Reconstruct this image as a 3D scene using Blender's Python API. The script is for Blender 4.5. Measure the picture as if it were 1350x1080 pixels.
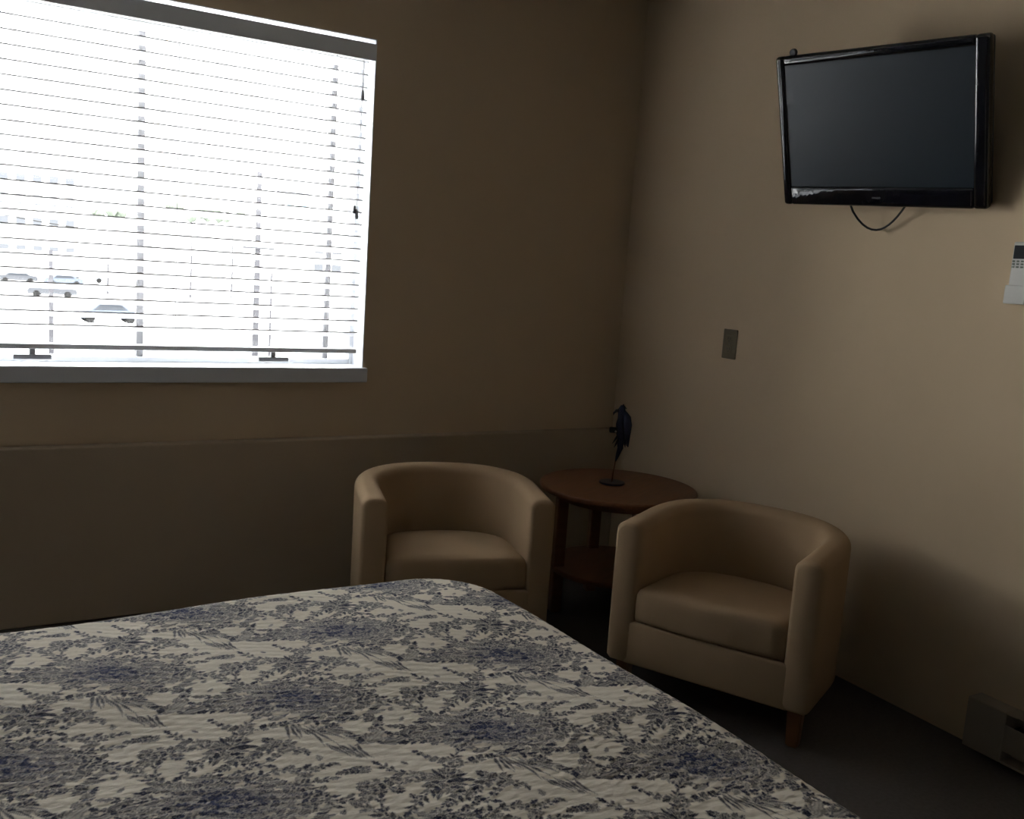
import bpy, bmesh, math, random
import numpy as np
from mathutils import Vector, Matrix
random.seed(7)
for o in list(bpy.data.objects): bpy.data.objects.remove(o)
scn = bpy.context.scene
col = scn.collection

# ------------------------------------------------------------------ camera
FPX = 1242.08
cd = bpy.data.cameras.new('camera'); cam = bpy.data.objects.new('camera', cd); col.objects.link(cam)
cd.sensor_fit = 'HORIZONTAL'; cd.sensor_width = 36.0; cd.lens = FPX/1350*36; cd.clip_start = .05; cd.clip_end = 2000
R_ = Vector((0.86493941, -0.49732774, 0.06741606)); U_ = Vector((0.01621664, 0.16195256, 0.98666529)); F_ = Vector((0.50161423, 0.85231243, -0.14814414))
m = Matrix((R_, U_, -F_)).transposed().to_4x4(); m.translation = Vector((-2.560, -3.434, 1.300))
cam.matrix_world = m
scn.camera = cam

# ------------------------------------------------------------------ world: even overcast sky
w = bpy.data.worlds.new('overcast_sky'); scn.world = w; w.use_nodes = True
bg = w.node_tree.nodes['Background']; bg.inputs[0].default_value = (0.985, 0.985, 0.985, 1); bg.inputs[1].default_value = 27.0
vs = scn.view_settings; vs.view_transform = 'Standard'; vs.look = 'None'; vs.gamma = 1.0; vs.use_curve_mapping = False; vs.exposure = 0.0

# daylight entering through the window (portal guides the sky's own light, adds none)
WX0, WX1, WZ0, WZ1 = -3.40, -1.222, 0.880, 2.100      # window opening
pl = bpy.data.lights.new('window_portal', 'AREA'); pl.shape = 'RECTANGLE'; pl.size = WX1-WX0; pl.size_y = WZ1-WZ0
pl.cycles.is_portal = True
po = bpy.data.objects.new('window_portal', pl); col.objects.link(po)
po.location = ((WX0+WX1)/2, .165, (WZ0+WZ1)/2); po.rotation_euler = (math.radians(-90), 0, 0)

# ------------------------------------------------------------------ helpers
def srgb(r, g, b):
    f = lambda c: (c/12.92 if c <= .04045 else ((c+.055)/1.055)**2.4)
    return (f(r/255), f(g/255), f(b/255), 1)

def mat(name, color, rough=.6, metal=0, spec=.5, noise=0, nscale=20, bump=0, bscale=200, coat=0, bdist=.002, stretch=None):
    M = bpy.data.materials.new(name); M.use_nodes = True
    nt = M.node_tree; b = nt.nodes['Principled BSDF']
    b.inputs['Base Color'].default_value = (*color[:3], 1); b.inputs['Roughness'].default_value = rough
    b.inputs['Metallic'].default_value = metal; b.inputs['Specular IOR Level'].default_value = spec
    b.inputs['Coat Weight'].default_value = coat
    tc = nt.nodes.new('ShaderNodeTexCoord'); src = tc.outputs['Object']
    if stretch:
        mp = nt.nodes.new('ShaderNodeMapping'); mp.inputs['Scale'].default_value = stretch
        nt.links.new(src, mp.inputs[0]); src = mp.outputs[0]
    if noise:
        n = nt.nodes.new('ShaderNodeTexNoise'); n.inputs['Scale'].default_value = nscale; n.inputs['Detail'].default_value = 5
        nt.links.new(src, n.inputs['Vector'])
        mx = nt.nodes.new('ShaderNodeMix'); mx.data_type = 'RGBA'
        mx.inputs['A'].default_value = (*[c*(1-noise) for c in color[:3]], 1); mx.inputs['B'].default_value = (*[min(1, c*(1+noise)) for c in color[:3]], 1)
        nt.links.new(n.outputs['Fac'], mx.inputs['Factor']); nt.links.new(mx.outputs['Result'], b.inputs['Base Color'])
    if bump:
        n2 = nt.nodes.new('ShaderNodeTexNoise'); n2.inputs['Scale'].default_value = bscale; n2.inputs['Detail'].default_value = 3
        nt.links.new(src, n2.inputs['Vector'])
        bp = nt.nodes.new('ShaderNodeBump'); bp.inputs['Strength'].default_value = bump; bp.inputs['Distance'].default_value = bdist
        nt.links.new(n2.outputs['Fac'], bp.inputs['Height']); nt.links.new(bp.outputs[0], b.inputs['Normal'])
    return M

def mesh_obj(name, bm, M, parent=None, smooth=False, loc=None, rot=None):
    me = bpy.data.meshes.new(name); bm.normal_update(); bm.to_mesh(me); bm.free()
    if M: me.materials.append(M)
    if smooth:
        for p in me.polygons: p.use_smooth = True
    o = bpy.data.objects.new(name, me); col.objects.link(o)
    if parent: o.parent = parent
    if loc is not None: o.location = loc
    if rot is not None: o.rotation_euler = rot
    return o

def link_mesh(name, me, parent=None, loc=None, rot=None):
    o = bpy.data.objects.new(name, me); col.objects.link(o)
    if parent: o.parent = parent
    if loc is not None: o.location = loc
    if rot is not None: o.rotation_euler = rot
    return o

def thing(name, loc=(0, 0, 0), rz=0):
    o = bpy.data.objects.new(name, None); o.empty_display_size = .1; col.objects.link(o)
    o.location = loc; o.rotation_euler = (0, 0, rz); return o

def tag(o, label=None, cat=None, group=None, kind=None):
    if label: o['label'] = label
    if cat: o['category'] = cat
    if group: o['group'] = group
    if kind: o['kind'] = kind
    return o

def copy_tree(o, parent=None):
    c = o.copy(); col.objects.link(c); c.parent = parent
    for ch in [x for x in list(bpy.data.objects) if x.parent == o]: copy_tree(ch, c)
    return c

def box(bm, x0, x1, y0, y1, z0, z1, bev=0, seg=2):
    t = bmesh.new(); bmesh.ops.create_cube(t, size=1)
    for v in t.verts:
        v.co = Vector(((x0+x1)/2+v.co.x*(x1-x0), (y0+y1)/2+v.co.y*(y1-y0), (z0+z1)/2+v.co.z*(z1-z0)))
    if bev: bmesh.ops.bevel(t, geom=list(t.edges), offset=bev, segments=seg, affect='EDGES', profile=.5)
    me = bpy.data.meshes.new('t'); t.to_mesh(me); t.free(); bm.from_mesh(me); bpy.data.meshes.remove(me)
    return bm

def nbox(*a, **k): return box(bmesh.new(), *a, **k)

def cyl(bm, c, r, h, seg=24, axis='z', bev=0, r2=None):
    t = bmesh.new(); bmesh.ops.create_cone(t, cap_ends=True, segments=seg, radius1=r, radius2=r if r2 is None else r2, depth=h)
    if bev:
        es = [e for e in t.edges if len(e.link_faces) == 2 and any(len(f.verts) > 4 for f in e.link_faces)]
        bmesh.ops.bevel(t, geom=es, offset=bev, segments=3, affect='EDGES', profile=.5)
    M = Matrix.Identity(4)
    if axis == 'x': M = Matrix.Rotation(math.pi/2, 4, 'Y')
    if axis == 'y': M = Matrix.Rotation(math.pi/2, 4, 'X')
    bmesh.ops.transform(t, matrix=Matrix.Translation(c) @ M, verts=t.verts)
    me = bpy.data.meshes.new('t'); t.to_mesh(me); t.free(); bm.from_mesh(me); bpy.data.meshes.remove(me)
    return bm

def tube(bm, pts, rad, seg=8, cap=True, flat=1.0, flatdir=None):
    pts = [Vector(p) for p in pts]; rings = []
    rr = rad if isinstance(rad, (list, tuple)) else [rad]*len(pts)
    up = Vector((.13, .21, .97)).normalized()
    for i, p in enumerate(pts):
        d = (pts[min(i+1, len(pts)-1)]-pts[max(i-1, 0)]).normalized()
        a = flatdir if flatdir else up
        s = d.cross(Vector(a))
        if s.length < 1e-3: s = d.cross(Vector((1, 0, 0)))
        s.normalize(); n = s.cross(d).normalized()
        rings.append([bm.verts.new(p+s*math.cos(2*math.pi*k/seg)*rr[i]+n*math.sin(2*math.pi*k/seg)*rr[i]*flat) for k in range(seg)])
    for i in range(len(rings)-1):
        for k in range(seg): bm.faces.new((rings[i][k], rings[i][(k+1) % seg], rings[i+1][(k+1) % seg], rings[i+1][k]))
    if cap: bm.faces.new(list(reversed(rings[0]))); bm.faces.new(rings[-1])
    return bm

# ------------------------------------------------------------------ materials
m_wall = mat('wall_paint_beige', (.66, .515, .345), .85, spec=.2, noise=.06, nscale=3, bump=.25, bscale=160, bdist=.0015)
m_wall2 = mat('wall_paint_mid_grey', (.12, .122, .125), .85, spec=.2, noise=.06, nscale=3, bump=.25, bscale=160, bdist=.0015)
m_walllow = mat('lower_wall_darker_beige', (.50, .40, .285), .85, spec=.2, noise=.06, nscale=3, bump=.25, bscale=160, bdist=.0015)  # one even tone, darker than the beige wall above the ledge
m_ceil = mat('ceiling_paint', (.30, .295, .285), .9, spec=.1, bump=.2, bscale=90)
m_carpet = mat('carpet_brown', (.105, .092, .085), .95, spec=.05, noise=.25, nscale=90, bump=.6, bscale=500)
m_trimw = mat('white_trim_paint', (.74, .76, .80), .45, spec=.4, bump=.05, bscale=60)
m_alu = mat('mullion_grey_aluminium', (.20, .20, .21), .6, spec=.1, bump=.03, bscale=80)
m_vinyl = mat('window_frame_vinyl', (.55, .57, .60), .4, spec=.4, bump=.03, bscale=80)
m_slat = mat('blind_slat_white', (.83, .84, .85), .45, spec=.3, bump=.03, bscale=60)
m_cord = mat('cord_white', (.7, .7, .7), .8, bump=.2, bscale=900)
m_bracket = mat('bracket_grey_plastic', (.42, .43, .45), .4, bump=.05, bscale=200)
m_chair = mat('armchair_cotton_cream', (.42, .295, .175), .9, spec=.15, noise=.05, nscale=12, bump=.35, bscale=650, bdist=.0012)
m_seam = mat('armchair_seam_welt', (.40, .31, .2), .95, spec=.1, bump=.2, bscale=700)  # plain welt colour for the armchair seams
m_leg = mat('leg_beech_brown', (.20, .085, .03), .45, noise=.3, nscale=9, stretch=(6, 6, 1), bump=.08, bscale=60)
m_table = mat('table_red_brown_wood', (.165, .070, .034), .42, spec=.3, noise=.35, nscale=7, stretch=(1, 9, 9), bump=.06, bscale=40)
m_bezel = mat('tv_gloss_black', (.006, .006, .009), .07, spec=.7, bump=.25, bscale=22, bdist=.004)
m_tvback = mat('tv_back_plastic', (.010, .010, .012), .5, bump=.1, bscale=400)
m_screen = mat('tv_screen_glass', (.010, .018, .026), .32, spec=.36, bump=.01, bscale=30)
m_cable = mat('black_cable_rubber', (.008, .008, .008), .5, bump=.1, bscale=300)
m_metal = mat('mount_steel_black', (.02, .02, .02), .4, metal=.6, bump=.05, bscale=200)
m_outlet = mat('outlet_plate_tan', (.155, .125, .072), .4, bump=.04, bscale=120)
m_slot = mat('outlet_slot_dark', (.01, .01, .01), .7, bump=.05, bscale=100)
m_screw = mat('screw_steel', (.3, .28, .24), .35, metal=.8, bump=.05, bscale=400)
m_remote = mat('remote_white_plastic', (.52, .51, .46), .35, bump=.04, bscale=200)
m_lcd = mat('remote_lcd_grey', (.02, .024, .027), .5, spec=.1, bump=.01, bscale=50)
m_btn = mat('remote_button_grey', (.12, .14, .10), .5, bump=.05, bscale=200)
m_heat = mat('heater_enamel_beige', (.32, .27, .205), .5, bump=.05, bscale=120)
m_fin = mat('heater_fin_dark', (.015, .015, .016), .5, metal=.4, bump=.05, bscale=200)
m_blue = mat('figurine_blue_metal', (.011, .015, .045), .45, metal=.2, noise=.3, nscale=60, bump=.15, bscale=250)
m_bdark = mat('figurine_black_metal', (.008, .008, .010), .4, metal=.3, bump=.1, bscale=250)
m_brass = mat('figurine_rod_copper', (.16, .07, .025), .4, metal=.6, bump=.05, bscale=250)
m_matt = mat('mattress_ticking', (.6, .58, .54), .9, bump=.2, bscale=400)
m_bedbase = mat('bed_base_fabric', (.10, .085, .07), .95, bump=.3, bscale=400)
m_headb = mat('headboard_wood', (.12, .06, .03), .45, noise=.3, nscale=6, stretch=(9, 1, 9), bump=.06, bscale=40)
# glass
m_glass = bpy.data.materials.new('window_glass'); m_glass.use_nodes = True
nt = m_glass.node_tree; nt.nodes.remove(nt.nodes['Principled BSDF'])
tr = nt.nodes.new('ShaderNodeBsdfTransparent'); gl = nt.nodes.new('ShaderNodeBsdfGlossy'); gl.inputs['Roughness'].default_value = .02
fr = nt.nodes.new('ShaderNodeFresnel'); fr.inputs['IOR'].default_value = 1.25; mxs = nt.nodes.new('ShaderNodeMixShader')
tr.inputs[0].default_value = (.95, .955, .955, 1)
nt.links.new(fr.outputs[0], mxs.inputs[0]); nt.links.new(tr.outputs[0], mxs.inputs[1]); nt.links.new(gl.outputs[0], mxs.inputs[2])
nt.links.new(mxs.outputs[0], nt.nodes['Material Output'].inputs[0])

# ------------------------------------------------------------------ room shell
RX0, RY0, RZ1, TH = -3.60, -4.35, 2.52, .18
def struct(name, bm, M, label, cat, parent=None, smooth=False):
    o = mesh_obj(name, bm, M, parent, smooth)
    return tag(o, label, cat, kind='structure')

struct('floor', nbox(RX0-TH, TH, RY0-TH, TH, -.12, 0), m_carpet, 'dark brown carpet floor running under bed and armchairs', 'floor')
struct('ceiling', nbox(RX0-TH, TH, RY0-TH, TH, RZ1, RZ1+.12), m_ceil, 'plain pale ceiling over the bedroom', 'ceiling')
bm = bmesh.new()
box(bm, RX0-TH, WX0, 0, TH, 0, RZ1); box(bm, WX1, TH, 0, TH, 0, RZ1)
box(bm, WX0, WX1, 0, TH, 0, WZ0-.02); box(bm, WX0, WX1, 0, TH, WZ1, RZ1)
struct('wall_back', bm, m_wall, 'beige wall around the bright blind covered window', 'wall')
struct('wall_right', nbox(0, TH, RY0-TH, 0, 0, RZ1), m_wall, 'beige textured wall carrying the television and outlet', 'wall')
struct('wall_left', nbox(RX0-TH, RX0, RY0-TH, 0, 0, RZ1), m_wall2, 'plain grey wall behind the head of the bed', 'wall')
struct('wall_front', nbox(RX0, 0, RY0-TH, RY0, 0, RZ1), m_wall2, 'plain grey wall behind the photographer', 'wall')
struct('wall_lower', nbox(RX0, 0, -.051, 0, 0, .613, bev=.006), m_walllow, 'thicker and darker lower beige wall with a narrow ledge below the window', 'wall')
# window returns (white painted reveal)
bm = bmesh.new()
box(bm, WX1-.004, WX1, .001, .11, WZ0, WZ1); box(bm, WX0, WX0+.004, .001, .11, WZ0, WZ1); box(bm, WX0, WX1, .001, .11, WZ1-.004, WZ1)
struct('trim_1', bm, m_trimw, 'white painted reveal lining the window opening', 'window trim')
sill = struct('trim_2', nbox(WX0-.012, WX1+.012, -.022, .12, WZ0-.056, WZ0, bev=.004), m_trimw, 'white window sill board under the blinds', 'window sill')

# window: vinyl slider with a centre mullion
win = thing('window_1', ((WX0+WX1)/2, .14, WZ0)); tag(win, 'white vinyl slider window behind the white slatted blinds', 'window', kind='structure')
hw = (WX1-WX0)/2; hh = WZ1-WZ0
bm = bmesh.new(); fw = .020
box(bm, -hw, -hw+fw, -.03, .035, 0, hh, bev=.003); box(bm, hw-fw, hw, -.03, .035, 0, hh, bev=.003)
box(bm, -hw+fw, hw-fw, -.03, .035, 0, fw, bev=.003); box(bm, -hw+fw, hw-fw, -.03, .035, hh-.018, hh, bev=.003)
mesh_obj('window_frame', bm, m_vinyl, win)
wcx = (WX0+WX1)/2; mull = (-2.72-wcx, -2.02-wcx)
for x in mull: mesh_obj('mullion', nbox(x-.012, x+.012, -.022, .02, fw, hh-.018, bev=.003), m_alu, win)
for sx in (-1, 1): mesh_obj('sash', nbox(sx*(hw-fw-.091)-.011, sx*(hw-fw-.091)+.011, -.015, .02, fw, hh-.018, bev=.003), m_alu, win)
for x0, x1 in ((-hw+fw, mull[0]-.012), (mull[0]+.012, mull[1]-.012), (mull[1]+.012, hw-fw)): mesh_obj('window_pane', nbox(x0, x1, .003, .007, fw, hh-.018), m_glass, win)

# ------------------------------------------------------------------ blinds
bl = thing('window_blind', (0, .036, WZ0)); tag(bl, 'white horizontal slat window blind with a smooth valance', 'blind')
BX0, BX1 = WX0+.018, WX1-.024
z0 = WZ0
mesh_obj('valance', nbox(WX0+.008, WX1-.005, -.048, -.038, 2.020-z0, 2.080-z0, bev=.003), m_slat, bl)
mesh_obj('headrail', nbox(BX0, BX1, -.026, .020, 2.024-z0, 2.050-z0, bev=.003), m_slat, bl)
# one slat: slightly crowned, rotated so that the room edge is higher
TILT = math.radians(22)
bm = bmesh.new(); L = BX1-BX0; n = 6; prof = []
for i in range(n+1):
    yy = -.025+.05*i/n; prof.append((yy, .0022*(1-(yy/.025)**2)))
def pt(y, z): return (y*math.cos(TILT)+z*math.sin(TILT), -y*math.sin(TILT)+z*math.cos(TILT))
vv = []
for x in (-L/2, L/2):
    top = [bm.verts.new((x, *pt(y, z+.0025))) for y, z in prof]; bot = [bm.verts.new((x, *pt(y, z-.0025))) for y, z in prof]
    vv.append(top+bot[::-1])
k = len(vv[0])
for i in range(k): bm.faces.new((vv[0][i], vv[0][(i+1) % k], vv[1][(i+1) % k], vv[1][i]))
bm.faces.new(vv[0][::-1]); bm.faces.new(vv[1])
bmesh.ops.recalc_face_normals(bm, faces=bm.faces)
PITCH = .0456; xm = (BX0+BX1)/2
s0 = mesh_obj('slat', bm, m_slat, bl, loc=(xm, 0, 2.0078-z0))
for i in range(1, 23):
    link_mesh('slat', s0.data, bl, loc=(xm, random.uniform(-.0008, .0008), 2.0078-i*PITCH-z0+random.uniform(-.0008, .0008)))
mesh_obj('bottom_rail', nbox(BX0, BX1, -.024, .026, .932-z0, .950-z0, bev=.004), m_slat, bl)
for lx in (-3.24, -2.62, -1.92, -1.37):
    for yy in (-.026, .026):
        bm = bmesh.new(); cyl(bm, (lx, yy, (2.03+.94)/2-z0), .0009, 1.09, 6); mesh_obj('ladder_cord', bm, m_cord, bl)
    bm = bmesh.new(); box(bm, lx-.004, lx+.004, -.030, -.022, 2.016-z0, 2.022-z0); mesh_obj('cord_hook', bm, m_slat, bl)
for dx, zb in ((0, 1.900), (-.004, 1.468)):
    bm = bmesh.new(); tube(bm, [(-1.268+dx, -.034, 2.03-z0), (-1.269+dx, -.036, (2.03+zb)/2-z0), (-1.271+dx, -.036, zb-z0)], .0011, 6)
    c = mesh_obj('lift_cord', bm, m_cord, bl)
    bm = bmesh.new(); tube(bm, [(-1.271+dx, -.036, zb+.012-z0), (-1.271+dx, -.036, zb+.004-z0), (-1.271+dx, -.036, zb-.022-z0), (-1.271+dx, -.036, zb-.026-z0)], [.003, .0052, .0075, .005], 10)
    mesh_obj('cord_tassel', bm, m_bracket, bl, smooth=True)
bm = bmesh.new(); tube(bm, [(-1.284, -.036, 1.492-z0), (-1.284, -.036, 1.484-z0), (-1.285, -.036, 1.462-z0)], [.003, .0055, .007], 10)
mesh_obj('cord_tassel', bm, m_bracket, bl, smooth=True)
for bx in (-2.367, -1.568):
    bm = bmesh.new(); box(bm, bx-.057, bx+.057, -.020, .006, .897-z0, .914-z0, bev=.003); box(bm, bx-.009, bx+.009, -.014, .002, .912-z0, .9335-z0, bev=.002)
    mesh_obj('hold_down_bracket', bm, m_bracket, bl)

# ------------------------------------------------------------------ bed (foot towards the television wall)
BW, BL, BZ = 1.36, 2.02, .582
bed = thing('bed', (-1.503, -1.458, 0), math.radians(2.9)); tag(bed, 'low double bed under the blue floral quilt', 'bed')
mesh_obj('bed_base', nbox(-BL+.02, -.05, -BW+.05, -.05, .10, .30, bev=.02), m_bedbase, bed)
mesh_obj('mattress', nbox(-BL+.02, -.035, -BW+.035, -.035, .30, BZ-.03, bev=.06, seg=4), m_matt, bed, smooth=True)
for x in (-BL+.12, -.14):
    for y in (-BW+.12, -.14):
        bm = bmesh.new(); cyl(bm, (x, y, .05), .028, .1, 16); mesh_obj('leg', bm, m_leg, bed)
mesh_obj('headboard', nbox(-BL-.04, -BL+.015, -BW-.02, .02, .02, .98, bev=.012), m_headb, bed)

# quilt: draped sheet with a printed toile; the ink amount is a mesh attribute on the print's own grid
def make_quilt():
    DROP = .36; st = .0019
    us = np.concatenate([np.arange(-BL+.06, -1.14, .006), np.arange(-1.14, .13, st), np.arange(.13, DROP, .005)])
    vs_ = np.concatenate([np.arange(-BW-DROP, -BW-.02, .006), np.arange(-BW-.02, .11, st), np.arange(.11, DROP, .005)])
    Uu, Vv = np.meshgrid(us, vs_, indexing='ij')
    nu, nv = Uu.shape
    # --- drape
    Rc, Re = .13, .065
    cx = np.maximum(Uu-(-Rc-Re), 0); cyp = np.maximum(Vv-(-Rc-Re), 0); cyn = np.minimum(Vv-(-BW+Rc+Re), 0)
    cy = cyp+cyn
    d = np.hypot(cx, cy); dirx = np.where(d > 1e-9, cx/np.maximum(d, 1e-9), 0); diry = np.where(d > 1e-9, cy/np.maximum(d, 1e-9), 0)
    e = np.maximum(d-Rc, 0); a = np.minimum(e/Re, math.pi/2)
    hor = np.minimum(d, Rc)+Re*np.sin(a); over = np.maximum(e-Re*math.pi/2, 0)
    over = np.minimum(over, .30+0*over)-.0
    drop = Re*(1-np.cos(a))+over
    ang = np.arctan2(diry, dirx)
    ripple = .010*np.clip(over/.2, 0, 1)*np.sin((Uu*np.abs(diry)+Vv*np.abs(dirx))*34+ang*7)
    flare = .05*np.clip(over/.3, 0, 1)
    X = np.where(d > 0, Uu-cx+dirx*(hor+ripple+flare), Uu); Y = np.where(d > 0, Vv-cy+diry*(hor+ripple+flare), Vv)
    crown = .010*np.sin(np.clip((Vv+BW)/BW, 0, 1)*math.pi)**.5
    wav = .0022*np.sin(Uu*9.1+1.3*np.sin(Vv*6))+.0020*np.sin(Vv*12.3+1.1*np.sin(Uu*7.7))
    # fine quilting puckers running along the bed
    puck = .00045*np.sin(Vv*2*math.pi/.021+.9*np.sin(Uu*31)+.8*np.sin(Uu*83+Vv*40))*np.cos(Uu*2*math.pi/.047+1.5*np.sin(Vv*23))
    Z = BZ-.008+crown*np.clip(1-drop/.05, 0, 1)+wav*np.clip(1-drop/.2, .2, 1)+puck-drop
    # --- toile print
    ink = np.zeros_like(Uu); core = np.zeros_like(Uu)
    rng = random.Random(21)
    strokes = []   # (x, y, angle, length, halfwidth, strength)
    def leaf(x, y, a, l, wd, s=1.0): strokes.append((x, y, a, l*1.12, wd*1.22, min(1, s*1.2)))
    def curve(pts, n):
        P = [np.array(p) for p in pts]; out = []
        for t in np.linspace(0, 1, n):
            Q = P
            while len(Q) > 1: Q = [Q[i]*(1-t)+Q[i+1]*t for i in range(len(Q)-1)]
            out.append(Q[0])
        return out
    def stem(pts, wd=.0022, s=.95, n=None):
        L = sum(math.dist(pts[i], pts[i+1]) for i in range(len(pts)-1)); n = n or max(4, int(L/.006))
        c = curve(pts, n)
        for i in range(len(c)-1):
            dx, dy = c[i+1]-c[i]; leaf((c[i][0]+c[i+1][0])/2, (c[i][1]+c[i+1][1])/2, math.atan2(dy, dx), math.hypot(dx, dy)*1.8, wd, s)
        return c
    def branch(pts, n, l, wd, spread=.9, s=.9, taper=True, tip=True):
        c = stem(pts, .0017, s); m_ = len(c)
        for j in range(n):
            t = (j+.5)/n; i = min(m_-2, int(t*(m_-1))); dx, dy = c[i+1]-c[i]; a0 = math.atan2(dy, dx)
            k = (1-.45*t) if taper else 1
            for sd in (-1, 1):
                a = a0+sd*spread*rng.uniform(.75, 1.25); ll = l*k*rng.uniform(.75, 1.15)
                leaf(c[i][0]+math.cos(a)*ll/2, c[i][1]+math.sin(a)*ll/2, a, ll, wd*k*rng.uniform(.8, 1.2), s*rng.uniform(.75, 1.05))
        if tip:
            dx, dy = c[-1]-c[-2]; a = math.atan2(dy, dx); leaf(c[-1][0]+math.cos(a)*l*.3, c[-1][1]+math.sin(a)*l*.3, a, l*.8, wd*.9, s)
    def flower(x, y, r, n, s=.9):
        for j in range(n):
            a = 2*math.pi*j/n+rng.uniform(-.2, .2); leaf(x+math.cos(a)*r*.6, y+math.sin(a)*r*.6, a, r*.95, r*.30, s*rng.uniform(.7, 1.05))
        leaf(x, y, rng.uniform(0, 3), r*.5, r*.2, 1.0)
    # dense bouquet in the middle
    for _ in range(330):
        t = rng.uniform(0, 2*math.pi); r = rng.random()**.62
        x = .015+.125*r*math.cos(t); y = .002+.078*r*math.sin(t); y -= .35*(x-.02)
        leaf(x, y, rng.uniform(-1.1, 1.1)+rng.choice((0, math.pi)), rng.uniform(.012, .028), rng.uniform(.0026, .0056), rng.uniform(.55, 1.0))
    for _ in range(12):
        x = rng.uniform(-.05, .085); y = rng.uniform(-.015, .05)-.3*x; flower(x, y, rng.uniform(.012, .020), rng.choice((5, 6, 7)), 1.0)
    for _ in range(70):
        x = rng.gauss(.005, .034); y = rng.gauss(.022, .016)-.3*x; leaf(x, y, rng.uniform(-.7, .7), rng.uniform(.016, .030), rng.uniform(.0045, .008), rng.uniform(.85, 1.0))
    # loose filling sprays
    for _ in range(26):
        x = rng.uniform(-.21, .21); y = rng.uniform(-.19, .19)
        if math.hypot((x-.06)/.06, (y+.115)/.035) < 1 or math.hypot((x+.02)/.05, (y-.14)/.04) < 1: continue
        a = rng.uniform(-.8, .8)+rng.choice((0, math.pi)); l = rng.uniform(.035, .07); bd = rng.uniform(-.5, .5)
        branch([(x, y), (x+math.cos(a)*l*.5, y+math.sin(a)*l*.5), (x+math.cos(a+bd)*l, y+math.sin(a+bd)*l)], rng.choice((3, 4, 5)), rng.uniform(.013, .020), rng.uniform(.0034, .0050), rng.uniform(.6, 1.0), rng.uniform(.8, 1.0))
    # side and top sprays
    branch([(.06, -.02), (.11, .02), (.150, .010)], 6, .020, .0042); branch([(.07, -.035), (.12, -.03), (.165, -.060)], 6, .020, .0042)
    branch([(.04, .04), (.085, .080), (.120, .038)], 5, .017, .0038); branch([(.02, .045), (.03, .075), (.065, .085)], 4, .015, .0036)
    branch([(.10, .00), (.13, .05), (.155, .045)], 4, .016, .0036)
    branch([(-.02, .03), (-.05, .075), (-.087, .135)], 7, .030, .0050, .55); branch([(-.03, .02), (-.08, .055), (-.125, .075)], 6, .028, .0046, .5)
    branch([(-.04, .00), (-.09, .02), (-.13, .025)], 5, .026, .0050, .6); branch([(-.05, .06), (-.075, .105), (-.055, .145)], 4, .020, .0040, .7)
    # acanthus scroll
    c = stem([(-.005, -.055), (.02, -.075), (.045, -.085), (.018, -.145), (.065, -.185), (.115, -.150)], .0030, 1.0)
    for i in range(0, len(c)-1, 3):
        dx, dy = c[i+1]-c[i]; a = math.atan2(dy, dx)+rng.choice((-1, 1))*rng.uniform(.5, .9); leaf(c[i][0]+math.cos(a)*.009, c[i][1]+math.sin(a)*.009, a, .020, .0034, .95)
    branch([(.045, -.165), (.09, -.135), (.105, -.105)], 5, .024, .0050, .5); leaf(.082, -.150, .7, .044, .0085, .55); leaf(.106, -.172, .2, .050, .0075, .8)
    branch([(.115, -.150), (.16, -.175), (.205, -.165)], 6, .026, .0050, .7)
    # fan of long grass blades
    for j in range(11):
        a = -1.75+j*.115; l = .040+.035*rng.random(); leaf(-.03+math.cos(a)*l*.6+.004*j, -.055+math.sin(a)*l*.6-.004*j, a, l, .0022, .75)
    for j in range(6):
        a = -1.1-.06*j; leaf(.012+.007*j, -.165-.004*j, a, .045, .0022, .75)
    # palm rosette
    for j in range(13):
        a = 2*math.pi*j/13+.2; l = .042*rng.uniform(.7, 1.15); leaf(-.128+math.cos(a)*l*.55, -.098+math.sin(a)*l*.55, a, l, .0052, rng.uniform(.75, 1))
    branch([(-.128, -.098), (-.165, -.115), (-.205, -.150)], 6, .022, .0042, .8); branch([(-.12, -.09), (-.10, -.05), (-.06, -.02)], 5, .020, .004, .8)
    branch([(-.13, -.11), (-.125, -.15), (-.09, -.17)], 5, .020, .004, .8); branch([(-.14, -.08), (-.18, -.06), (-.195, -.02)], 5, .020, .004, .8)
    for _ in range(26):
        t = rng.uniform(0, 2*math.pi); r = .14+.05*rng.random(); leaf(r*math.cos(t)*1.15, r*math.sin(t)*.85, rng.uniform(0, 6.3), rng.uniform(.010, .018), rng.uniform(.0022, .0040), rng.uniform(.5, .9))
    # lay the motif out on its oblique repeat
    ca, sa = math.cos(-bed.rotation_euler.z), math.sin(-bed.rotation_euler.z)
    def to_local(x, y): x -= bed.location.x; y -= bed.location.y; return x*ca-y*sa, x*sa+y*ca
    a1 = (.42, .04); a2 = (-.17, -.248); org = (-1.940, -1.793)
    rot = -bed.rotation_euler.z
    S_ = np.array(strokes)
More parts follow.
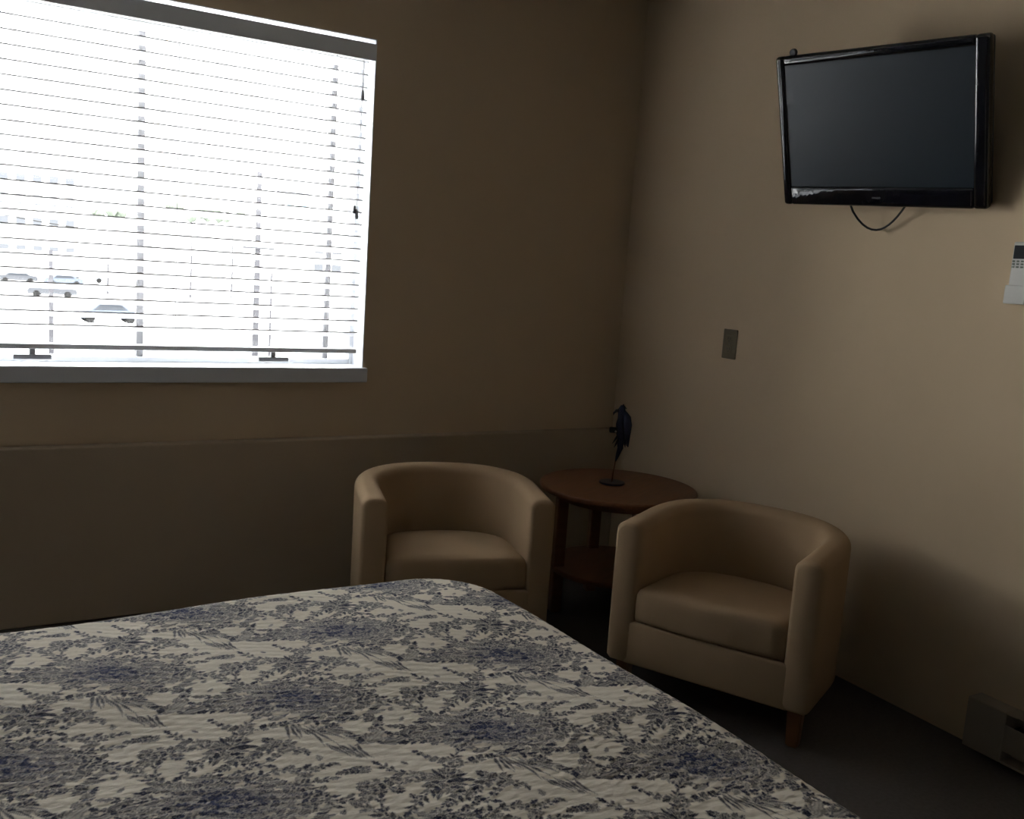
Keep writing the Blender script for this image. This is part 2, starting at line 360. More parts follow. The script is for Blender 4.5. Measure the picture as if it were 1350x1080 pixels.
    for i in range(-9, 9):
        for j in range(-7, 9):
            ox, oy = to_local(org[0]+a1[0]*i+a2[0]*j, org[1]+a1[1]*i+a2[1]*j)
            if ox < -BL-.2 or ox > DROP+.2 or oy < -BW-DROP-.2 or oy > DROP+.2: continue
            for k_, (x, y, a, l, wd, s) in enumerate(strokes):
                px = ox+x*ca-y*sa; py = oy+x*sa+y*ca; a += rot
                e_ = l/2+.004
                i0, i1 = np.searchsorted(us, (px-e_, px+e_)); j0, j1 = np.searchsorted(vs_, (py-e_, py+e_))
                if i1 <= i0 or j1 <= j0: continue
                gx = Uu[i0:i1, j0:j1]-px; gy = Vv[i0:i1, j0:j1]-py; c_, s_ = math.cos(a), math.sin(a)
                t = (gx*c_+gy*s_)/(l/2); q = np.abs(-gx*s_+gy*c_)
                q = np.abs(-gx*s_+gy*c_-(.10*((k_*7) % 5-2)/2)*l*t*t)
                hwid = wd*np.clip(1-t*t, 0, None)**.95*(1-.30*t)*(1+.24*np.sin(8.5*t+k_*1.7))
                inr = np.abs(t) < 1.04
                cov = np.clip((hwid-q)/.0019+.5, 0, 1)*inr*s
                if wd > .0042 and l > .012:      # engraved leaf: paler blade between outline and midrib
                    cov = cov*(1-.40*np.clip((hwid*.62-q)/.0016+.5, 0, 1)*np.clip((q-.0009)/.0012+.5, 0, 1)*(np.abs(t) < .75)*(1 if (k_+1) % 3 else 0))
                halo = np.clip((hwid+.0021-q)/.0019+.5, 0, 1)*inr
                ink[i0:i1, j0:j1] = np.maximum(ink[i0:i1, j0:j1]*(1-.36*halo), cov)
    lx = np.array([to_local(org[0]+a1[0]*i+a2[0]*j, org[1]+a1[1]*i+a2[1]*j) for i in range(-9, 9) for j in range(-7, 9)])
    for ox, oy in lx:
        if ox < -BL-.2 or ox > DROP+.2 or oy < -BW-DROP-.2 or oy > DROP+.2: continue
        i0, i1 = np.searchsorted(us, (ox-.16, ox+.16)); j0, j1 = np.searchsorted(vs_, (oy-.14, oy+.14))
        if i1 <= i0 or j1 <= j0: continue
        core[i0:i1, j0:j1] = np.maximum(core[i0:i1, j0:j1], np.exp(-(((Uu[i0:i1, j0:j1]-ox-.01)/.075)**2+((Vv[i0:i1, j0:j1]-oy-.008+.3*(Uu[i0:i1, j0:j1]-ox))/.050)**2)))
    rn = np.random.RandomState(3).rand(nu, nv)
    for _ in range(2):
        rn = (rn+np.roll(rn, 1, 0)+np.roll(rn, -1, 0))/3; rn = (rn+np.roll(rn, 1, 1)+np.roll(rn, -1, 1))/3
    rn = np.clip((rn-.5)/.16, -1, 1)
    wash = np.clip(core*1.5-.22, 0, 1)*np.clip(.62+.75*rn, .12, 1)
    ink = np.maximum(ink, wash)
    me = bpy.data.meshes.new('quilt')
    co = np.stack([X, Y, Z], -1).reshape(-1, 3).astype(np.float32)
    idx = np.arange(nu*nv).reshape(nu, nv)
    q = np.stack([idx[:-1, :-1], idx[1:, :-1], idx[1:, 1:], idx[:-1, 1:]], -1).reshape(-1, 4).astype(np.int32)
    me.vertices.add(len(co)); me.vertices.foreach_set('co', co.ravel())
    me.loops.add(q.size); me.loops.foreach_set('vertex_index', q.ravel())
    me.polygons.add(len(q)); me.polygons.foreach_set('loop_start', np.arange(0, q.size, 4, dtype=np.int32)); me.polygons.foreach_set('use_smooth', np.ones(len(q), bool))
    for nm, arr in (('ink', ink), ('core', core)):
        at = me.attributes.new(nm, 'FLOAT', 'POINT'); at.data.foreach_set('value', arr.ravel().astype(np.float32))
    me.update(); me.validate()
    return me
m_quilt = bpy.data.materials.new('quilt_toile_cotton'); m_quilt.use_nodes = True
nt = m_quilt.node_tree; b = nt.nodes['Principled BSDF']; b.inputs['Roughness'].default_value = .9; b.inputs['Specular IOR Level'].default_value = .15
ai = nt.nodes.new('ShaderNodeAttribute'); ai.attribute_name = 'ink'; ac = nt.nodes.new('ShaderNodeAttribute'); ac.attribute_name = 'core'
tc = nt.nodes.new('ShaderNodeTexCoord')
no = nt.nodes.new('ShaderNodeTexNoise'); no.inputs['Scale'].default_value = 330; no.inputs['Detail'].default_value = 2; nt.links.new(tc.outputs['Object'], no.inputs['Vector'])
mr = nt.nodes.new('ShaderNodeMapRange'); mr.inputs['From Min'].default_value = .3; mr.inputs['From Max'].default_value = .7; mr.inputs['To Min'].default_value = .80; mr.inputs['To Max'].default_value = 1.12
nt.links.new(no.outputs['Fac'], mr.inputs['Value'])
mu = nt.nodes.new('ShaderNodeMath'); mu.operation = 'MULTIPLY'; mu.use_clamp = True; nt.links.new(ai.outputs['Fac'], mu.inputs[0]); nt.links.new(mr.outputs[0], mu.inputs[1])
mb = nt.nodes.new('ShaderNodeMix'); mb.data_type = 'RGBA'; mb.inputs['A'].default_value = (.013, .019, .052, 1); mb.inputs['B'].default_value = (.011, .024, .092, 1); nt.links.new(ac.outputs['Fac'], mb.inputs['Factor'])
nl = nt.nodes.new('ShaderNodeTexNoise'); nl.inputs['Scale'].default_value = 7; nt.links.new(tc.outputs['Object'], nl.inputs['Vector'])
mc = nt.nodes.new('ShaderNodeMix'); mc.data_type = 'RGBA'; mc.inputs['A'].default_value = (.80, .725, .60, 1); mc.inputs['B'].default_value = (.87, .80, .68, 1); nt.links.new(nl.outputs['Fac'], mc.inputs['Factor'])
mf = nt.nodes.new('ShaderNodeMix'); mf.data_type = 'RGBA'; nt.links.new(mu.outputs[0], mf.inputs['Factor']); nt.links.new(mc.outputs['Result'], mf.inputs['A']); nt.links.new(mb.outputs['Result'], mf.inputs['B'])
nt.links.new(mf.outputs['Result'], b.inputs['Base Color'])
mp = nt.nodes.new('ShaderNodeMapping'); mp.inputs['Scale'].default_value = (60, 170, 60); nt.links.new(tc.outputs['Object'], mp.inputs[0])
n2 = nt.nodes.new('ShaderNodeTexNoise'); n2.inputs['Scale'].default_value = 1; n2.inputs['Detail'].default_value = 3; nt.links.new(mp.outputs[0], n2.inputs['Vector'])
bp = nt.nodes.new('ShaderNodeBump'); bp.inputs['Strength'].default_value = .42; bp.inputs['Distance'].default_value = .003; nt.links.new(n2.outputs['Fac'], bp.inputs['Height']); nt.links.new(bp.outputs[0], b.inputs['Normal'])
qm = make_quilt(); qm.materials.append(m_quilt)
q = link_mesh('quilt', qm, None, bed.location.copy(), bed.rotation_euler.copy()); tag(q, 'cream quilt with dense navy blue toile floral print', 'quilt')

# ------------------------------------------------------------------ armchairs
CW, CD, CT, CZ0, CZ1 = .64, .53, .082, .118, .560
def u_path(off, n=28):
    """plan curve of the shell (offset inwards by off), from left arm front round the back to right arm front"""
    a = CW/2-off; b = .30-off; y0 = CD/2-.30; pts = []
    yf = -CD/2
    for i in range(6): pts.append((-a+.006*(1-i/6), yf+(y0-yf)*i/6))
    for i in range(n+1):
        t = math.pi-math.pi*i/n; c, s = math.cos(t), math.sin(t); e = .86
        pts.append((a*math.copysign(abs(c)**e, c), y0+b*abs(s)**e))
    for i in range(5, -1, -1): pts.append((a-.006*(1-i/6), yf+(y0-yf)*i/6))
    return pts
def make_chair():
    root = thing('armchair')
    # shell: section swept round the plan
    outer, inner = u_path(0), u_path(CT)
    N = len(outer); bm = bmesh.new(); rings = []
    def section(o, i, f, shrink):
        # f: 0 at arm fronts, 1 at back centre
        top = CZ1+.012*f; r = .030; o = Vector((*o, 0)); i = Vector((*i, 0)); d = i-o; w_ = d.length; d /= w_
        P = []
        zb, zt = CZ0, top
        def p(s, z): return o+d*(s)+Vector((0, 0, z))
        P.append(p(.012, zb)); P.append(p(.0, zb+.012)); P.append(p(0, (zb+zt)/2))
        for k in range(6): t = k/5*math.pi/2; P.append(p(r-r*math.cos(t), zt-r+r*math.sin(t)))
        for k in range(6): t = k/5*math.pi/2; P.append(p(w_-r+r*math.sin(t), zt-r+r*math.cos(t)))
        P.append(p(w_, (zb+zt)/2)); P.append(p(w_, zb+.012)); P.append(p(w_-.012, zb))
        if shrink:
            c = o+d*(w_/2)+Vector((0, 0, (zb+zt)/2))
            P = [Vector((c.x+(q.x-c.x)*(1-shrink/(w_/2)), c.y+(q.y-c.y)*(1-shrink/(w_/2)), c.z+(q.z-c.z)*(1-shrink/((zt-zb)/2)))) for q in P]
        return P
    secs = []
    for i in range(N):
        f = math.sin(math.pi*i/(N-1))**2
        secs.append(section(outer[i], inner[i], f, 0))
    def moved(P, dy): return [q+Vector((0, dy, 0)) for q in P]
    def endcaps(i): 
        out = []
        for sh, dy in ((.012, -.012), (.0075, -.0095), (.003, -.005)): out.append(moved(section(outer[i], inner[i], 0, sh), dy))
        return out
    allsec = endcaps(0)+secs+endcaps(N-1)[::-1]
    for P in allsec: rings.append([bm.verts.new(q) for q in P])
    K = len(rings[0])
    for i in range(len(rings)-1):
        for k in range(K): bm.faces.new((rings[i][k], rings[i+1][k], rings[i+1][(k+1) % K], rings[i][(k+1) % K]))
    bm.faces.new(rings[0]); bm.faces.new(rings[-1][::-1])
    bmesh.ops.recalc_face_normals(bm, faces=bm.faces)
    mesh_obj('shell', bm, m_chair, root, smooth=True)
    # front panel and underframe
    ia = CW/2-CT
    bm = nbox(-ia-.02, ia+.02, -CD/2-.011, -CD/2+.04, CZ0, .254, bev=.009, seg=3); mesh_obj('front_panel', bm, m_chair, root, smooth=True)
    bm = nbox(-ia-.02, ia+.02, -CD/2+.03, CD/2-.14, CZ0+.005, .245); mesh_obj('underframe', bm, m_chair, root)
    # cushion
    plan = [(x*1.0, y) for x, y in u_path(CT+.003, 24)]
    plan[0] = (plan[0][0], -CD/2-.006); plan[-1] = (plan[-1][0], -CD/2-.006)
    ce = Vector((0, -.02))
    prof = [(.965, .256), (.992, .260), (1.0, .272), (1.0, .325), (.994, .344), (.975, .357), (.94, .364), (.80, .370), (.55, .374), (.28, .376)]
    def lean(y, z): return z-.040*(y+CD/2)/CD*max(0, min(1, (z-.30)/.06))
    bm = bmesh.new(); rings = []
    # front edge subdivided so that it bulges
    fr_ = [(plan[-1][0]*(1-2*k/10), -CD/2-.006-.012*math.sin(math.pi*k/10)) for k in range(1, 10)]
    loop = plan+fr_
    for s, z in prof: rings.append([bm.verts.new((ce.x+(x-ce.x)*s, ce.y+(y-ce.y)*s, lean(ce.y+(y-ce.y)*s, z))) for x, y in loop])
    K = len(loop)
    for i in range(len(rings)-1):
        for k in range(K): bm.faces.new((rings[i][k], rings[i][(k+1) % K], rings[i+1][(k+1) % K], rings[i+1][k]))
    top = bm.verts.new((ce.x, ce.y, lean(ce.y, .377)))
    for k in range(K): bm.faces.new((rings[-1][k], rings[-1][(k+1) % K], top))
    bm.faces.new(rings[0][::-1]); bmesh.ops.recalc_face_normals(bm, faces=bm.faces)
    mesh_obj('seat_cushion', bm, m_chair, root, smooth=True)
    for sx in (-1, 1):
        for y in (-CD/2+.045, CD/2-.10):
            bm = bmesh.new(); xx = sx*(CW/2-.05 if y < 0 else .17)
            t = bmesh.new(); bmesh.ops.create_cube(t, size=1)
            for v in t.verts:
                k = 1 if v.co.z > 0 else .78
                v.co = Vector((xx+v.co.x*.044*k, y+v.co.y*.044*k, .061+v.co.z*.122))
            bmesh.ops.bevel(t, geom=list(t.edges), offset=.004, segments=2, affect='EDGES')
            mesh_obj('leg', t, m_leg, root); bm.free()
    return root
ch1 = make_chair(); ch2 = copy_tree(ch1)
ch1.location = (-1.1175, -.577, 0); ch1.rotation_euler = (0, 0, math.radians(-16.5))
ch2.location = (-.452, -1.340, 0); ch2.rotation_euler = (0, 0, math.radians(-62))
tag(ch1, 'cream fabric tub armchair nearest the window, partly hidden by the bed corner', 'armchair', 'tub armchairs beside the round table')
tag(ch2, 'cream fabric tub armchair below the television, one brown front leg showing', 'armchair', 'tub armchairs beside the round table')

# ------------------------------------------------------------------ round side table
tb = thing('round_side_table', (-.385, -.585, 0), math.radians(30)); tag(tb, 'round reddish brown wooden side table between the two armchairs', 'table')
bm = bmesh.new(); cyl(bm, (0, 0, .490), .303, .020, 64, bev=.007); mesh_obj('table_top', bm, m_table, tb)
bm = bmesh.new(); cyl(bm, (0, 0, .462), .235, .028, 48, bev=.002); mesh_obj('apron', bm, m_table, tb)
bm = bmesh.new(); cyl(bm, (0, 0, .175), .245, .020, 48, bev=.005); mesh_obj('shelf', bm, m_table, tb)
for k in range(4):
    a = math.pi/4+k*math.pi/2; bm = nbox(-.021, .021, -.021, .021, 0, .45, bev=.004)
    mesh_obj('leg', bm, m_table, tb, loc=(.222*math.cos(a), .222*math.sin(a), 0), rot=(0, 0, a))

# ------------------------------------------------------------------ figurine (dark blue bird on a rod)
fg = thing('figurine', (-.392, -.552, .500), math.radians(-29.9)); tag(fg, 'small dark blue metal bird figurine on a thin rod and round base', 'figurine')
bm = bmesh.new(); cyl(bm, (0, 0, .004), .050, .008, 40, bev=.003); mesh_obj('base', bm, m_blue, fg, smooth=False)
bm = bmesh.new(); tube(bm, [(0, 0, .006), (.002, 0, .05), (.007, 0, .10)], [.0024, .0022, .002], 8); mesh_obj('rod', bm, m_brass, fg, smooth=True)
bm = bmesh.new(); tube(bm, [(.007, 0, .088), (.012, 0, .110), (.020, 0, .140), (.021, 0, .175), (.017, 0, .205), (.016, 0, .235), (.018, 0, .258), (.016, 0, .280), (.014, 0, .297), (.014, 0, .309)],
                        [.003, .007, .011, .015, .0185, .020, .017, .0155, .013, .004], 12, flat=.8, flatdir=(0, 1, 0)); mesh_obj('body', bm, m_blue, fg, smooth=True)
bm = bmesh.new(); tube(bm, [(.008, 0, .288), (-.006, 0, .286), (-.015, 0, .277), (-.016, 0, .268)], [.008, .006, .0035, .001], 8); mesh_obj('beak', bm, m_bdark, fg, smooth=True)
for sy in (-1, 1):
    bm = bmesh.new(); tube(bm, [(.026, sy*.010, .285), (.036, sy*.016, .265), (.040, sy*.019, .235), (.042, sy*.017, .195), (.048, sy*.012, .150)], [.006, .014, .016, .011, .003], 10, flat=.28, flatdir=(0, 1, 0)); mesh_obj('wing', bm, m_blue, fg, smooth=True)
for k in range(4):
    bm = bmesh.new(); x = .014+k*.010; tube(bm, [(.018+k*.004, (k-1.5)*.006, .195), (x+.003, (k-1.5)*.008, .165), (x+.006, (k-1.5)*.009, .132+.006*k)], [.004, .0055, .0015], 8, flat=.4, flatdir=(0, 1, 0)); mesh_obj('tail_feather', bm, m_blue, fg, smooth=True)
for k, (x, z, r) in enumerate(((.020, .314, .004), (.027, .306, .004), (.033, .297, .0035))):
    bm = bmesh.new(); tube(bm, [(.014, 0, .296), ((.014+x)/2+.002, 0, (.296+z)/2+.004), (x, 0, z)], [.005, r, .001], 8, flat=.5, flatdir=(0, 1, 0)); mesh_obj('crest_feather', bm, m_bdark, fg, smooth=True)
for k, (x, z) in enumerate(((-.012, .158), (-.004, .143), (.052, .176), (.056, .205))):
    bm = bmesh.new(); tube(bm, [(.018, 0, z+.045), ((.018+x)/2, -.008, z+.026), (x, -.006, z)], [.004, .005, .001], 8, flat=.4, flatdir=(0, 1, 0)); mesh_obj('plume', bm, m_bdark, fg, smooth=True)
bm = nbox(-.027, .012, -.010, .010, .200, .221, bev=.004); mesh_obj('perch_bar', bm, m_bdark, fg)
bm = bmesh.new(); cyl(bm, (-.003, -.0105, .207), .0042, .003, 12, axis='y'); mesh_obj('stud', bm, m_screw, fg)

# ------------------------------------------------------------------ television on a tilting wall mount
tv = bpy.data.objects.new('television', None); col.objects.link(tv)
TW, THh = .684, .472
a, t, g = math.radians(8.3), math.radians(18.6), math.radians(-1.85)
right = Vector((math.sin(a), -math.cos(a), 0)); nrm = Vector((-math.cos(a)*math.cos(t), -math.sin(a)*math.cos(t), -math.sin(t))); up = nrm.cross(right)
if up.z < 0: up = -up
right, up = right*math.cos(g)+up*math.sin(g), up*math.cos(g)-right*math.sin(g)
Mt = Matrix((right, -nrm, up)).transposed().to_4x4(); Mt.translation = Vector((-.178, -1.4207, 1.7866)); tv.matrix_world = Mt   # local x right, y into wall, z up
tag(tv, 'black glossy flat screen television tilted down on the wall', 'television')
bw, bt, bb = .032, .030, .062
bm = bmesh.new()
box(bm, -TW/2, -TW/2+bw, 0, .03, -THh/2, THh/2, bev=.011, seg=5); box(bm, TW/2-bw-.012, TW/2, 0, .03, -THh/2, THh/2, bev=.011, seg=5)
box(bm, -TW/2+bw-.006, TW/2-bw-.006, 0, .03, THh/2-bt, THh/2, bev=.011, seg=5); box(bm, -TW/2+bw-.006, TW/2-bw-.006, 0, .03, -THh/2, -THh/2+bb, bev=.011, seg=5)
mesh_obj('bezel', bm, m_bezel, tv, smooth=True)
mesh_obj('screen', nbox(-TW/2+bw-.004, TW/2-bw-.008, .007, .02, -THh/2+bb-.004, THh/2-bt+.004), m_screen, tv)
bm = bmesh.new(); box(bm, -TW/2+.006, TW/2-.006, .028, .05, -THh/2+.006, THh/2-.006, bev=.008, seg=2); box(bm, -TW/2+.10, TW/2-.10, .05, .072, -THh/2+.07, THh/2-.07, bev=.012, seg=2)
mesh_obj('back_cover', bm, m_tvback, tv)
bm = bmesh.new(); box(bm, -.014, .014, -.0006, .001, -THh/2+.026, -THh/2+.031); mesh_obj('power_button', bm, m_tvback, tv)
bm = bmesh.new(); cyl(bm, (-TW/2+.048, .034, THh/2+.006), .012, .014, 14, axis='y', bev=.003); mesh_obj('corner_knob', bm, m_tvback, tv)
bm = bmesh.new(); pts = []
for k in range(15):
    s = k/14; x = -.128+s*.212; pts.append((x, .045+.012*math.sin(s*math.pi), -THh/2+.02-(.106-.03*(s-.5))*(math.sin(math.pi*s**.86))**.8))
tube(bm, pts, .0035, 8); mesh_obj('power_cable', bm, m_cable, tv, smooth=True)
# mount: plate on the wall and an arm (its own piece of hardware, fixed to the wall)
mt = thing('television_wall_mount', (0, -1.435, 1.76)); tag(mt, 'black steel wall mount behind the television', 'wall mount')
mesh_obj('wall_plate', nbox(-.012, 0, -.11, .11, -.09, .09, bev=.003), m_metal, mt)
bm = bmesh.new(); box(bm, -.085, -.010, -.022, .022, -.025, .025, bev=.004); mesh_obj('arm', bm, m_metal, mt)

# ------------------------------------------------------------------ outlet
ot = thing('wall_outlet', (0, -.710, 1.067)); tag(ot, 'tan duplex outlet plate on the wall between television and round table', 'outlet')
mesh_obj('plate', nbox(-.006, 0, -.0375, .0375, -.057, .057, bev=.003), m_outlet, ot)
for sz in (-1, 1):
    rc = mesh_obj('receptacle', nbox(-.0085, -.005, -.016, .016, sz*.020-.014, sz*.020+.014, bev=.002), m_outlet, ot)
    for yy in (-.006, .006): mesh_obj('slot', nbox(-.0088, -.0080, yy-.0013, yy+.0013, sz*.020-.003, sz*.020+.007), m_slot, rc)
    bm = bmesh.new(); cyl(bm, (-.0084, 0, sz*.020-.008), .0024, .001, 10, axis='x'); mesh_obj('ground_hole', bm, m_slot, rc)
bm = bmesh.new(); cyl(bm, (-.0065, 0, 0), .003, .002, 12, axis='x'); mesh_obj('screw', bm, m_screw, ot)

# ------------------------------------------------------------------ remote control in its wall holder (cut by the photo edge)
RY = -1.844
rh = thing('remote_holder', (0, RY, 1.295)); tag(rh, 'white plastic wall holder gripping the remote control', 'holder')
bm = bmesh.new(); box(bm, -.005, 0, -.026, .026, 0, .085, bev=.002); mesh_obj('back_plate', bm, m_remote, rh)
bm = bmesh.new(); box(bm, -.033, -.028, -.031, .031, 0, .052, bev=.002); box(bm, -.030, -.001, -.031, -.0275, 0, .050, bev=.0015); box(bm, -.030, -.001, .0275, .031, 0, .050, bev=.0015); box(bm, -.030, -.001, -.030, .030, 0, .005, bev=.0015)
mesh_obj('pocket', bm, m_remote, rh)
rm = thing('remote_control', (-.0165, RY, 1.301)); tag(rm, 'white remote control with grey display in the wall holder', 'remote control')
mesh_obj('body', nbox(-.010, .010, -.0265, .0265, 0, .166, bev=.004), m_remote, rm)
mesh_obj('display', nbox(-.0110, -.009, -.0225, .0225, .119, .156, bev=.001), m_lcd, rm)
for r in range(3):
    for c in range(4): mesh_obj('button', nbox(-.0115, -.009, -.022+c*.0125, -.022+c*.0125+.0075, .094+r*.008, .0985+r*.008, bev=.0007), m_btn, rm)

# ------------------------------------------------------------------ baseboard heater
ht = thing('baseboard_heater', (0, -1.900, 0)); tag(ht, 'long beige electric baseboard heater along the wall below remote', 'heater')
HL = 1.5
mesh_obj('end_cap', nbox(-.062, 0, -.118, 0, .018, .168, bev=.004), m_heat, ht)
mesh_obj('end_cap', nbox(-.062, 0, -HL, -HL+.118, .018, .168, bev=.004), m_heat, ht)
bm = bmesh.new(); box(bm, -.008, 0, -HL+.118, -.118, .018, .168); mesh_obj('back_panel', bm, m_heat, ht)
bm = bmesh.new(); box(bm, -.060, -.004, -HL+.118, -.118, .163, .168, bev=.0015); mesh_obj('top_cover', bm, m_heat, ht)
bm = bmesh.new(); box(bm, -.061, -.055, -HL+.118, -.118, .055, .131, bev=.002); mesh_obj('front_panel', bm, m_heat, ht)
bm = bmesh.new(); box(bm, -.060, -.006, -HL+.118, -.118, .018, .026, bev=.0015); mesh_obj('bottom_tray', bm, m_heat, ht)
bm = bmesh.new()
for k in range(96): y = -HL+.13+k*.013; box(bm, -.050, -.012, y, y+.0015, .06, .125)
cyl(bm, (-.031, -HL/2, .092), .008, HL-.24, 10, axis='y')
fo = mesh_obj('heating_fins', bm, m_fin, ht); fo['kind'] = 'stuff'

# ------------------------------------------------------------------ outdoors, seen overexposed through the blinds
GZ = -4.7
m_ground = mat('outdoor_pale_concrete', (.40, .40, .395), .9, noise=.12, nscale=.15, bump=.1, bscale=3)
m_bwall = mat('building_white_siding', (.62, .62, .60), .8, noise=.06, nscale=.6, bump=.05, bscale=3)
m_bwin = mat('building_window_glass', (.05, .053, .058), .8, spec=0, bump=.02, bscale=2)
m_roof = mat('roof_grey_shingle', (.05, .055, .06), .9, noise=.2, nscale=2, bump=.2, bscale=10)
m_pole = mat('pole_weathered_wood', (.034, .034, .037), .9, spec=0, noise=.3, nscale=4, bump=.3, bscale=30)
m_wire = mat('wire_dark', (.02, .02, .02), .9, spec=0, bump=.1, bscale=30)
m_tyre = mat('tyre_rubber', (.01, .01, .01), .9, spec=0, bump=.2, bscale=60)
m_carglass = mat('car_glass', (.02, .022, .025), .6, spec=.0, bump=.01, bscale=5)
m_leafm = mat('tree_foliage', (.065, .075, .062), .95, spec=0, noise=.4, nscale=3, bump=.5, bscale=6)
m_teal = mat('boat_shed_teal', (.085, .12, .13), .9, spec=0, noise=.1, nscale=1, bump=.1, bscale=6)
g_ = mesh_obj('outdoor_ground', nbox(-260, 330, .6, 520, GZ-.3, GZ), m_ground); tag(g_, 'pale concrete lot seen far below through the blinds', 'ground', kind='structure')

def utility_pole(loc, h, r, label, arms=(), trans=False):
    p = thing('utility_pole', loc); tag(p, label, 'pole', 'utility poles outside')
    bm = bmesh.new(); tube(bm, [(0, 0, 0), (0, 0, h*.5), (0, 0, h)], [r, r*.9, r*.75], 12); mesh_obj('pole_shaft', bm, m_pole, p, smooth=True)
    for z, w_ in arms:
        mesh_obj('cross_arm', nbox(-w_/2, w_/2, -r-.1, -r+.02, z-.07, z+.07, bev=.01), m_pole, p)
        for k in (-1, 1): bm = bmesh.new(); cyl(bm, (k*w_*.42, -r-.04, z+.14), .05, .14, 8); mesh_obj('insulator', bm, m_bwin, p)
    if trans: bm = bmesh.new(); cyl(bm, (.34, 0, trans), .22, .8, 14, bev=.03); mesh_obj('transformer', bm, m_roof, p)
    return p
utility_pole((10.38, 45.0, GZ), 9.9, .17, 'tall dark utility pole with cross arm, right of window centre', ((6.15, 1.6),))
utility_pole((0.93, 45.0, GZ), 5.4, .12, 'short thin dark post in the lot, far left of window', ())
utility_pole((11.55, 46.5, GZ), 4.9, .07, 'slim short post just right of the tall utility pole', ())

m_c1 = mat('car_paint_grey_blue', (.045, .053, .068), .6, spec=.1, bump=.01, bscale=2)
m_c2 = mat('car_paint_dark', (.032, .034, .038), .6, spec=.1, bump=.01, bscale=2)
m_c3 = mat('car_paint_silver', (.07, .075, .08), .6, spec=.1, bump=.01, bscale=2)
def car(loc, rz, M, label):
    c = thing('parked_car', loc, rz); tag(c, label, 'car', 'cars parked outside')
    prof = [(-2.2, .35), (-2.25, .62), (-2.1, .85), (-1.45, .92), (-.75, 1.40), (.75, 1.45), (1.45, .98), (2.1, .90), (2.25, .65), (2.2, .35)]
    bm = bmesh.new(); A = []; 
    for y in (-.86, .86): A.append([bm.verts.new((x, y*(.82 if z > 1.2 else 1), z)) for x, z in prof])
    n = len(prof)
    for i in range(n): bm.faces.new((A[0][i], A[0][(i+1) % n], A[1][(i+1) % n], A[1][i]))
    bm.faces.new(A[0][::-1]); bm.faces.new(A[1]); bmesh.ops.recalc_face_normals(bm, faces=bm.faces)
    mesh_obj('car_body', bm, M, c)
    for sy in (-1, 1):
        bm = bmesh.new(); v = [bm.verts.new((x, sy*y, z)) for x, y, z in ((-1.2, .862, .95), (1.2, .862, .97), (.72, .735, 1.36), (-.70, .735, 1.33))]; f = bm.faces.new(v)
        r = bmesh.ops.extrude_face_region(bm, geom=[f]); bmesh.ops.translate(bm, vec=(0, sy*.02, 0), verts=[q for q in r['geom'] if isinstance(q, bmesh.types.BMVert)])
        mesh_obj('side_window', bm, m_carglass, c)
        for x in (-1.4, 1.4): bm = bmesh.new(); cyl(bm, (x, sy*.78, .33), .33, .22, 20, axis='y', bev=.03); mesh_obj('wheel', bm, m_tyre, c)
    return c
car((6.7, 72.3, GZ), math.radians(6), m_c1, 'grey blue car parked nearest the building, left of window mullion')
car((5.2, 102.0, GZ), math.radians(-8), m_c2, 'dark car parked in the lot, mid distance at left')
car((3.3, 131.0, GZ), math.radians(4), m_c2, 'dark car parked farther back at the window left edge')
car((8.4, 129.0, GZ), math.radians(4), m_c1, 'grey blue car parked beside the far dark car')
car((12.6, 142.0, GZ), math.radians(-4), m_c3, 'small silver car at the far side of the lot')

def building(name, loc, w_, d, h, rows, cols, label, M=m_bwall, roof=1.0, wz0=2.0, WM=None):
    b_ = thing(name, loc); tag(b_, label, 'building', 'buildings across the lot')
    mesh_obj('wall', nbox(-w_/2, w_/2, 0, d, 0, h), M, b_)
    bm = bmesh.new()
    v = [bm.verts.new(p) for p in ((-w_/2-.4, -.4, h), (w_/2+.4, -.4, h), (w_/2+.4, d+.4, h), (-w_/2-.4, d+.4, h), (-w_/2-.4, d/2, h+roof), (w_/2+.4, d/2, h+roof))]
    for f in ((0, 1, 5, 4), (2, 3, 4, 5), (0, 4, 3), (1, 2, 5), (0, 3, 2, 1)): bm.faces.new([v[i] for i in f])
    bmesh.ops.recalc_face_normals(bm, faces=bm.faces); mesh_obj('roof', bm, m_roof, b_)
    wmesh = None
    for r in range(rows):
        for c in range(cols):
            lw = w_/cols; x = -w_/2+lw*(c+.5); z = wz0+(h-wz0-.6)*(r+.5)/rows
            if wmesh is None:
                o = mesh_obj('window', nbox(-lw*.27, lw*.27, -.06, .05, -.7, .7), WM or m_bwin, b_, loc=(x, 0, z)); wmesh = o.data
            else: link_mesh('window', wmesh, b_, (x, 0, z))
    return b_
building('apartment_building', (3.6, 150, GZ), 17, 14, 16.4, 4, 8, 'long white apartment block far behind the lot, left', wz0=3)
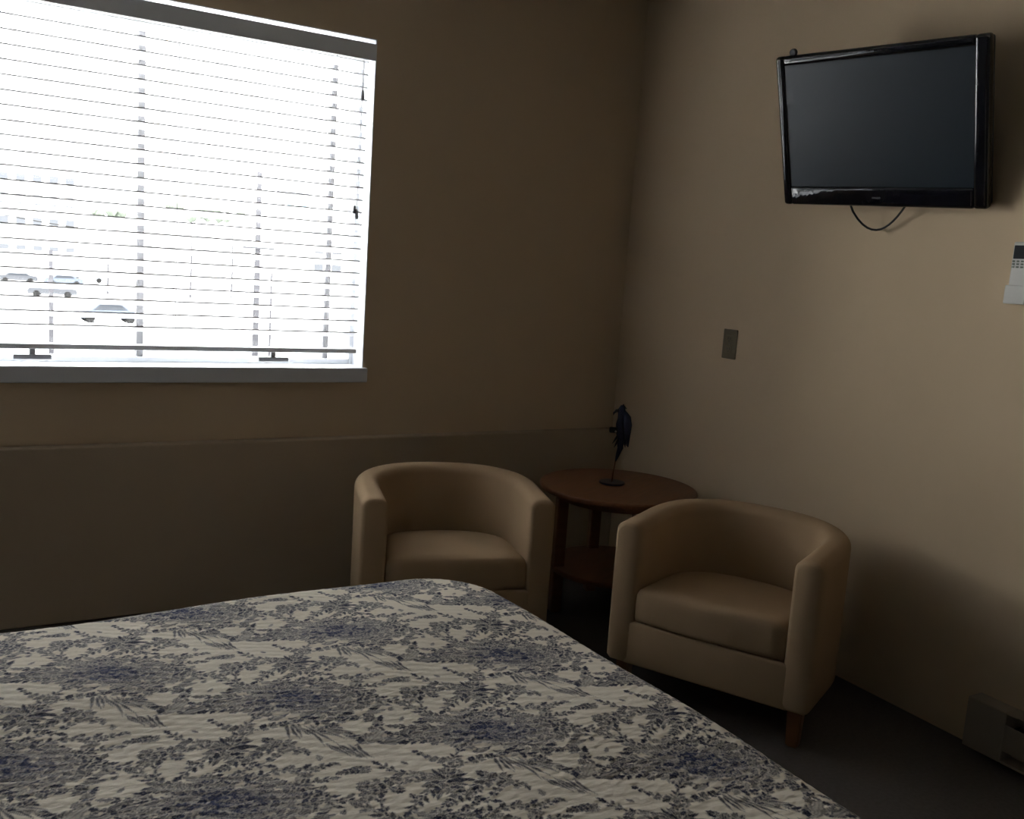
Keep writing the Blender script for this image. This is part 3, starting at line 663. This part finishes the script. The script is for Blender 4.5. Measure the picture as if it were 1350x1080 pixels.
building('warehouse', (33, 175, GZ), 22, 14, 8.2, 1, 7, 'low pale warehouse far beyond the lot, centre right', wz0=2)
building('watch_tower', (45.3, 152, GZ), 4.4, 5, 15.2, 1, 2, 'narrow pale tower with teal windows far off at the right', wz0=13.0, WM=m_teal)
building('house', (62, 165, GZ), 20, 12, 9.2, 2, 6, 'pale two storey house far off, window right side', wz0=2)

def tree(loc, h, r, label, seed):
    rg = random.Random(seed); t_ = thing('tree', loc); tag(t_, label, 'tree', 'trees beyond the lot')
    bm = bmesh.new(); tube(bm, [(0, 0, 0), (.1, 0, h*.4), (0, 0, h*.7)], [.14, .10, .06], 8); mesh_obj('trunk', bm, m_pole, t_)
    bm = bmesh.new()
    for k in range(9):
        tt = bmesh.new(); bmesh.ops.create_icosphere(tt, subdivisions=2, radius=1)
        c = Vector((rg.uniform(-1, 1)*r, rg.uniform(-1, 1)*r*.6, h*.90+rg.uniform(-.5, .5)*h*.10)); s = r*rg.uniform(.22, .36)
        for v in tt.verts: v.co = c+v.co*s*rg.uniform(.8, 1.2)
        me = bpy.data.meshes.new('t'); tt.to_mesh(me); tt.free(); bm.from_mesh(me); bpy.data.meshes.remove(me)
    mesh_obj('foliage', bm, m_leafm, t_)
tree((11.5, 112, GZ), 9.8, 1.7, 'small round tree behind the parked cars, left of mullion', 1)
tree((20.5, 112, GZ), 11.0, 2.2, 'bushy tree beyond the lot just right of mullion', 2)
tree((26.2, 116, GZ), 10.9, 1.7, 'smaller tree standing right of the bushy tree', 3)

def wire(p0, p1, sag, label):
    bm = bmesh.new(); p0, p1 = Vector(p0), Vector(p1)
    pts = [p0.lerp(p1, k/16)-Vector((0, 0, sag*4*(k/16)*(1-k/16))) for k in range(17)]
    o = mesh_obj('overhead_wire', tube(bm, pts, .03, 6), m_wire); tag(o, label, 'wire', 'overhead wires')
wire((9.73, 44.8, 1.68), (-8, 60, 4.0), .8, 'thin dark overhead wire running left from the tall pole')
wire((11.03, 44.8, 1.68), (34, 60, 3.6), .9, 'thin dark overhead wire running right from the tall pole')
